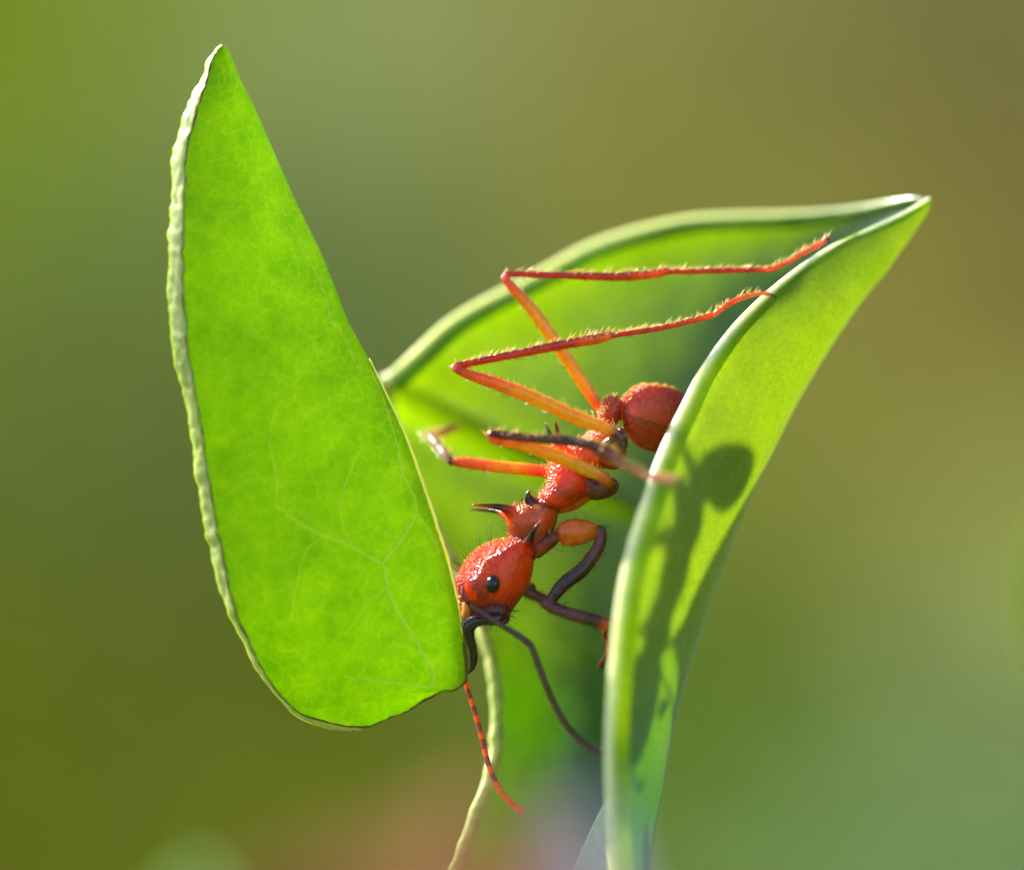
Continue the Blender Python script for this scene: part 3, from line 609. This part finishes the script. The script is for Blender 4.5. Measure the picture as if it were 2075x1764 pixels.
# one continuous body
V = []; F = []; cols = []; keys = []; tans = []
for v_, f_, c_, k_, t_ in pieces:
    o_ = len(V); V += v_; F += [tuple(i+o_ for i in f) for f in f_]; cols += c_; keys += [k_]*len(v_); tans += t_
me = bpy.data.meshes.new('src'); me.from_pydata([tuple(v) for v in V], [], F); me.update()
bm = bmesh.new(); bm.from_mesh(me); bmesh.ops.recalc_face_normals(bm, faces=bm.faces); bm.to_mesh(me); bm.free()
tmp = bpy.data.objects.new('src', me); COL.objects.link(tmp)
rm = tmp.modifiers.new('r', 'REMESH'); rm.mode = 'VOXEL'; rm.voxel_size = 0.021; rm.adaptivity = 0
sm = tmp.modifiers.new('s', 'SMOOTH'); sm.factor = 0.5; sm.iterations = 3
dg = bpy.context.evaluated_depsgraph_get(); dg.update()
body_me = bpy.data.meshes.new_from_object(tmp.evaluated_get(dg)); bpy.data.objects.remove(tmp)
ant = empty('leafcutter_ant', P(1130, 1000, YB), 'red leafcutter ant climbing head down between the folded leaf\'s sides, gripping the cut piece', 'ant')
body_me.name = 'body'
nv = len(body_me.vertices); co = np.empty(nv*3); body_me.vertices.foreach_get('co', co); co = co.reshape(-1, 3)
nn = np.empty(nv*3); body_me.vertices.foreach_get('normal', nn); nn = nn.reshape(-1, 3)
kd = KDTree(len(V))
for i, v in enumerate(V): kd.insert(v, i)
kd.balance()
ca = np.ones((nv, 4)); kk = []; tg = []
for i in range(nv):
    res = kd.find_n(co[i], 3); wsum = 0; c = np.zeros(3)
    for (_, idx, d) in res: w = 1/(d+0.01); c += np.array(cols[idx])*w; wsum += w
    ca[i, :3] = c/wsum; kk.append(keys[res[0][1]]); tg.append(tans[res[0][1]])
body_me.vertices.foreach_set('co', (co-np.array(ant.location)).ravel())
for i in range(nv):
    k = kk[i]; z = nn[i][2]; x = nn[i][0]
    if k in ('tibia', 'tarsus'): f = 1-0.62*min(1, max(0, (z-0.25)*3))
    elif k == 'leg': f = 1-0.5*min(1, max(0, (abs(z)-0.88)*9))  # femur: dark refracted outline painted into the colour along top and underside
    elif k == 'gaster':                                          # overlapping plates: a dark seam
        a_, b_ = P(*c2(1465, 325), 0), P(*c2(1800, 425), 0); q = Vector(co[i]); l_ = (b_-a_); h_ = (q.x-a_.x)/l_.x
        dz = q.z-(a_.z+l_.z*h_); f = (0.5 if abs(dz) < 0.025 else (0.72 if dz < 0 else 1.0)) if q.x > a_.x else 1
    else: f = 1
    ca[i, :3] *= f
at_ = body_me.attributes.new('pigment_outline', 'FLOAT_COLOR', 'POINT'); at_.data.foreach_set('color', ca.ravel())
hm = body_me.attributes.new('grain', 'FLOAT', 'POINT')
hm.data.foreach_set('value', np.array([{'head': 1.0, 'gaster': 0.9, 'thorax': 0.45}.get(k, 0.12)*(0.22+0.90*min(1, max(0, (Vector(nn[i]).dot(Vector((-0.7, -0.1, 0.7)))-0.15)*2.2))) for i, k in enumerate(kk)]))
body_me.polygons.foreach_set('use_smooth', [True]*len(body_me.polygons))
def ant_mat():
    m, nt, out = new_mat('ant cuticle')
    at1 = N(nt, 'ShaderNodeAttribute', attribute_name='pigment_outline'); g1 = N(nt, 'ShaderNodeAttribute', attribute_name='grain')
    tc = N(nt, 'ShaderNodeTexCoord'); co = tc.outputs['Object']
    n1 = N(nt, 'ShaderNodeTexNoise', i_Scale=4.0, i_Detail=5.0, i_Roughness=0.6); L(nt, co, n1.inputs['Vector'])
    colr = mixc(nt, 1.0, at1.outputs['Color'], ramp(nt, n1.outputs['Fac'], [(0.3, (0.75, 0.68, 0.68)), (0.65, (1.08, 1.08, 1.08))]), 'MULTIPLY')
    vo = N(nt, 'ShaderNodeTexVoronoi', feature='F1', i_Scale=15.0); L(nt, co, vo.inputs['Vector'])
    n2 = N(nt, 'ShaderNodeTexNoise', i_Scale=30.0, i_Detail=3.0); L(nt, co, n2.inputs['Vector'])
    ml_ = N(nt, 'ShaderNodeMath', operation='MULTIPLY'); L(nt, g1.outputs['Fac'], ml_.inputs[0]); ml_.inputs[1].default_value = 1.0
    b1 = N(nt, 'ShaderNodeBump', i_Distance=0.08); L(nt, ml_.outputs[0], b1.inputs['Strength']); nb = N(nt, 'ShaderNodeTexNoise', i_Scale=16.0, i_Detail=3.0); L(nt, co, nb.inputs['Vector']); hb = N(nt, 'ShaderNodeMath', operation='MULTIPLY_ADD'); L(nt, nb.outputs['Fac'], hb.inputs[0]); hb.inputs[1].default_value = 1.1; L(nt, vo.outputs['Distance'], hb.inputs[2]); L(nt, hb.outputs[0], b1.inputs['Height'])
    b2 = N(nt, 'ShaderNodeBump', i_Strength=0.25, i_Distance=0.02); L(nt, n2.outputs['Fac'], b2.inputs['Height']); L(nt, b1.outputs[0], b2.inputs['Normal'])
    p = N(nt, 'ShaderNodeBsdfPrincipled', i_Roughness=0.14); p.inputs['Specular IOR Level'].default_value = 0.55
    p.inputs['Subsurface Weight'].default_value = 1.0; p.inputs['Subsurface Scale'].default_value = 0.38; p.inputs['Subsurface Radius'].default_value = (1.0, 0.42, 0.12)
    rr = N(nt, 'ShaderNodeMapRange'); rr.inputs['From Min'].default_value = 0.3; rr.inputs['From Max'].default_value = 0.7; rr.inputs['To Min'].default_value = 0.10; rr.inputs['To Max'].default_value = 0.36
    n3 = N(nt, 'ShaderNodeTexNoise', i_Scale=9.0, i_Detail=4.0); L(nt, co, n3.inputs['Vector']); L(nt, n3.outputs['Fac'], rr.inputs['Value']); L(nt, rr.outputs[0], p.inputs['Roughness'])
    L(nt, colr, p.inputs['Base Color']); L(nt, b2.outputs[0], p.inputs['Normal'])
    L(nt, p.outputs[0], out.inputs['Surface']); return m
M_ant = ant_mat(); body_me.materials.clear(); body_me.materials.append(M_ant)
body = bpy.data.objects.new('body', body_me); COL.objects.link(body); body.parent = ant
print('body verts', nv)
# eye, mandible, antennae, claws
def glossy(name, c, rough=0.15, sss=0.0, spec=0.6):
    m, nt, out = new_mat(name); tc = N(nt, 'ShaderNodeTexCoord'); n1 = N(nt, 'ShaderNodeTexNoise', i_Scale=9.0, i_Detail=4.0); L(nt, tc.outputs['Object'], n1.inputs['Vector'])
    colr = mixc(nt, 1.0, c, ramp(nt, n1.outputs['Fac'], [(0.3, (0.6, 0.6, 0.6)), (0.7, (1.15, 1.15, 1.15))]), 'MULTIPLY')
    b = N(nt, 'ShaderNodeBsdfPrincipled', i_Roughness=rough); L(nt, colr, b.inputs['Base Color']); b.inputs['Specular IOR Level'].default_value = spec
    if sss: b.inputs['Subsurface Weight'].default_value = sss; b.inputs['Subsurface Scale'].default_value = 0.25; b.inputs['Subsurface Radius'].default_value = (1, .4, .1)
    L(nt, b.outputs[0], out.inputs['Surface']); return m
M_eye = glossy('black eye', (0.008, 0.009, 0.014), 0.20, 0.0, 0.6); M_jaw = glossy('dark jaw', (0.03, 0.010, 0.012), 0.22); M_olive = simple_mat('olive jaw blade', (0.20, 0.20, 0.01), (0.30, 0.28, 0.02), trans=0.5, rough=0.3, spec=0.6)
M_antn = glossy('dark antenna', (0.10, 0.045, 0.035), 0.45, 0.5); M_redant = glossy('orange antenna', (0.95, 0.13, 0.01), 0.35, 1.0); M_redant2 = glossy('dark antenna joint', (0.30, 0.05, 0.03), 0.4, 1.0)
M_socket = glossy('orange clypeus', (0.75, 0.33, 0.03), 0.35, 1.0)
from mathutils import Euler
ico('eye', P(*c1(500, 898), YB-0.79), 0.185, M_eye, 4, ant, sq=(0.88, 0.75, 1.12), rot=Euler((0, 0.25, 0)))
ico('clypeus', P(*c1(290, 1090), YB-0.30), 0.17, M_socket, 3, ant, sq=(0.8, 0.8, 1.5), rot=Euler((0, 0.1, 0)), jitter=0.3)
v_, f_, _ = smooth_tube([P(*c1(560,1170),-.40),P(*c1(500,1185),-.46),P(*c1(420,1190),-.48),P(*c1(350,1205),-.48),P(*c1(305,1255),-.46),P(*c1(310,1330),-.44),P(*c1(338,1420),-.40),P(*c1(345,1510),-.36),P(*c1(325,1585),-.32),P(*c1(287,1632),-.28)], [.14,.15,.14,.15,.15,.115,.09,.09,.075,.03], 8, 16)
jaw = mesh_obj('mandible', v_, f_, M_jaw, ant)
# translucent inner blade of the jaw
V = []; F = []
bl = [((262,1260),(305,1275)),((250,1330),(315,1340)),((262,1420),(340,1425)),((272,1500),(340,1510)),((280,1570),(322,1590)),((284,1620),(292,1632))]
rows_ = cr([list(c1(*a))+list(c1(*b)) for a, b in bl], 30)
for r in rows_:
    for k in range(12):
        w = 2*math.pi*k/12; c = P((r[0]+r[2])/2, (r[1]+r[3])/2, -.36); h = (P(r[2], r[3], -.36)-P(r[0], r[1], -.36))/2
        V.append(c+h*math.cos(w)+Vector((0, 0.05*math.sin(w), 0)))
for i in range(29):
    for k in range(12): F.append((i*12+k, i*12+(k+1) % 12, (i+1)*12+(k+1) % 12, (i+1)*12+k))
mesh_obj('jaw_blade', V, F, M_olive, jaw)
def chain(name, pts, r0, r1, nseg, mats, parent):
    A = arcs([list(P(*p)) for p in pts], nseg*6+1)
    v_, f_, _ = ring_tube([a for a in A], [(r0+(r1-r0)*i/len(A))*(1+0.10*math.sin(math.pi*(i % 6)/6)-0.06) for i in range(len(A))], 12)
    o = mesh_obj(name, v_, f_, mats[0], parent)
    if len(mats) > 1:
        for m_ in mats[1:]: o.data.materials.append(m_)
        for p in o.data.polygons:
            c = min(p.vertices)//12; ph = (c % 12)
            p.material_index = 1 if (ph < 7 and c < len(A)*0.75) else 0
    return o
chain('antenna', [(955,1228,-.75),(985,1248,-.85),(1020,1270,-.95),(1055,1292,-1.05),(1077,1310,-1.1)], .05, .085, 6, [M_antn], ant)
chain('antenna', [(1076,1308,-1.1),(1088,1340,-1.1),(1105,1385,-1.1),(1122,1425,-1.05),(1142,1462,-1.05),(1170,1495,-1.05),(1200,1518,-1.05),(1228,1528,-1.05)], .075, .078, 11, [M_antn], ant)
chain('antenna', [(935,1330,.5),(944,1385,.3),(958,1430,.2),(975,1490,.1),(990,1550,0),(1012,1600,-.1),(1040,1632,-.15),(1062,1647,-.2)], .05, .072, 20, [M_redant, M_redant2], ant)
for (u, v, y) in ((1562,597,-.44),):
    for s_ in (-1, 1):
        v_, f_, _ = smooth_tube([P(u,v,y),P(u+7,v+3,y+.05*s_),P(u+8,v+9,y+.09*s_),P(u+2,v+14,y+.1*s_)], [.026,.022,.016,.007], 5, 8); mesh_obj('claw', v_, f_, M_jaw, ant)
for s_ in (-1, 1):
    v_, f_, _ = smooth_tube([P(1676,483,.6),P(1680,487,.6+.05*s_),P(1678,495,.6+.08*s_)], [.026,.02,.007], 5, 8); mesh_obj('claw', v_, f_, M_jaw, ant)

# hairs: stiff bristles on legs, fine dark hairs on head and thorax, short golden pile on head and gaster
M_gold = simple_mat('golden bristle', (1.0, 0.66, 0.12), (1.0, 0.85, 0.35), trans=0.45, rough=0.12, spec=1.0)
M_dark = glossy('dark bristle', (0.02, 0.012, 0.01), 0.3)
def hairs(name, spec_, mat):
    V = []; F = []
    kidx = {}
    for i, k in enumerate(kk): kidx.setdefault(k, []).append(i)
    for key, n, l0, l1, r, lean, cond in spec_:
        idx = kidx.get(key, []); tries = 0; made = 0
        while made < n and tries < n*30 and idx:
            tries += 1; i = random.choice(idx); p = Vector(co[i]); nr = Vector(nn[i]); t = Vector(tg[i])
            if cond and not cond(p, nr): continue
            made += 1
            ln = random.uniform(l0, l1); d = (nr+t*(lean+random.uniform(-.2, .2))+Vector(np.random.normal(0, .15, 3))).normalized()
            bend = Vector(np.random.normal(0, .12, 3))+t*0.25
            a = d.orthogonal().normalized(); b_ = d.cross(a); o_ = len(V); q = p-nr*0.01
            for s_, rr in ((0, 1.0), (0.5, 0.75), (1.0, 0.18)):
                c = q+d*ln*s_+bend*ln*s_*s_
                for w in (0, 2.094, 4.189): V.append(c+(a*math.cos(w)+b_*math.sin(w))*r*rr)
            for l_ in (0, 3):
                for k_ in range(3): F.append((o_+l_+k_, o_+l_+(k_+1) % 3, o_+l_+3+(k_+1) % 3, o_+l_+3+k_))
            F.append((o_+6, o_+7, o_+8))
    o = mesh_obj(name, V, F, mat, ant, smooth=True); tag(o, kind='stuff'); return o
up = lambda p, n: n.dot(Vector((-0.5, 0.1, 0.85))) > 0.25
dn = lambda p, n: n.z < 0.0
topleft = lambda p, n: n.dot(Vector((-0.75, -0.05, 0.65))) > 0.35
side = lambda p, n: abs(n.y) < 0.6
tagk = hairs('golden_hair', [('tibia', 420, .07, .22, .012, .6, up), ('tarsus', 520, .06, .19, .012, .6, up), ('leg', 120, .06, .18, .010, .4, up), ('head', 160, .03, .07, .008, .5, topleft), ('gaster', 420, .04, .10, .011, .5, topleft), ('thorax', 240, .06, .16, .012, .4, up)], M_gold)
hairs('dark_hair', [('head', 36, .15, .42, .006, .1, lambda p, n: n.dot(Vector((-0.75, 0, 0.65))) > 0.75), ('head', 60, .12, .28, .0065, .1, lambda p, n: n.dot(Vector((0.5, 0, -0.85))) > 0.6 and p.z < -4.0),
    ('thorax', 45, .15, .35, .0065, .1, side), ('leg', 160, .08, .16, .006, .6, side), ('tibia', 160, .08, .16, .007, .9, dn), ('tarsus', 120, .07, .14, .006, .9, dn), ('dark', 90, .10, .18, .006, .7, side)], M_dark)

# ---------------------------------------------------------------- other leaves, far out of focus or close to the fold
def blade_leaf(name, path, widths, mat, label, cat, fold=0.25, n=14, group=None):
    """a leaf of its own: pointed blade with midrib fold and thickness; path = 3-D points base to tip"""
    A = cr([list(p)+[w] for p, w in zip(path, widths)], 40); V = []; F = []
    c0 = Vector(A[0][:3]); root = empty(name, c0, label, cat, group)
    m = len(A)
    for lay in (0, 1):
        for i in range(m):
            p = Vector(A[i][:3]); t = (Vector(A[min(i+1, m-1)][:3])-Vector(A[max(i-1, 0)][:3])).normalized()
            s_ = t.cross(Vector((0, 1, 0))).normalized(); nrm_ = s_.cross(t)
            for k in range(n+1):
                w = (k/n-0.5)*2
                V.append(p+s_*w*A[i][3]+nrm_*(abs(w)*A[i][3]*fold+0.15*lay*min(1, A[i][3])+0.1*fbm((p.x*.3+w, p.z*.3, p.y), 2)))
    st = n+1; o2 = m*st
    for i in range(m-1):
        for k in range(n):
            a = i*st+k; F += [(a, a+1, a+st+1, a+st), (o2+a, o2+a+st, o2+a+st+1, o2+a+1)]
        for k in (0, n): a = i*st+k; F.append((a, a+st, o2+a+st, o2+a))
    mesh_obj('blade', V, F, mat, root)
    pts = [Vector(A[i][:3]) for i in range(0, m, 3)]; v_, f_, _ = ring_tube(pts, [0.03+0.10*(1-i/len(pts)) for i in range(len(pts))], 8)
    mesh_obj('midrib', v_, f_, mat, root); return root
M_dry = simple_mat('dry red leaf', (0.46, 0.13, 0.04), (0.66, 0.28, 0.10), scale=0.4, rough=0.6, trans=0.45, bump=0.4, bscale=3)
M_pale = simple_mat('pale blurred leaf', (0.36, 0.50, 0.16), (0.46, 0.60, 0.24), scale=0.3, rough=0.4, trans=0.5)
M_yel = simple_mat('yellow green leaf', (0.50, 0.58, 0.08), (0.62, 0.68, 0.14), scale=0.3, rough=0.45, trans=0.5)
blade_leaf('young_leaf', [P(1240,1990,-.3),P(1238,1900,-.4),P(1236,1800,-.6),P(1236,1700,-.7),P(1235,1612,-.8)], [1.3,1.2,.95,.5,.02], M_young, 'small pale grey-green young leaf tip at the foot of the folded leaf', 'leaf', 0.5)
blade_leaf('dry_leaf', [P(780,2180,-38),P(870,2020,-37),P(950,1870,-36),P(1000,1720,-35),P(1020,1610,-34)], [2.2,3.0,2.5,1.2,.05], M_dry, 'blurred reddish brown dry leaf close to the lens at the bottom', 'leaf', 0.3)
blade_leaf('pale_leaf_tip', [P(300,2100,-17),P(350,1950,-17),P(385,1850,-17),P(400,1780,-17),P(400,1730,-17)], [1.2,1.2,.9,.6,.1], M_pale, 'blurred pale green leaf tip near the bottom left corner', 'leaf', 0.3)
blade_leaf('yellow_green_leaf', [P(2400,1900,15),P(2330,1500,15),P(2270,1200,15),P(2300,900,16),P(2360,750,16)], [.6,2.0,2.6,1.4,.05], M_yel, 'blurred yellow-green leaf poking in at the right edge', 'leaf', 0.3)

M_mauve = simple_mat('mauve sheen', (0.55, 0.54, 0.68), (0.78, 0.78, 0.88), scale=0.5, rough=0.35, trans=0.4)  # blade added to lay a lilac sky sheen over the folded leaf
blade_leaf('mauve_sheen', [P(1190,2050,-26),P(1188,1900,-26),P(1184,1780,-26),P(1180,1680,-26),P(1178,1600,-26)], [.9,.85,.65,.4,.05], M_mauve, 'blurred greyish mauve sheen blade added at the bottom for its haze, in front of the folded leaf', 'leaf', 0.3)
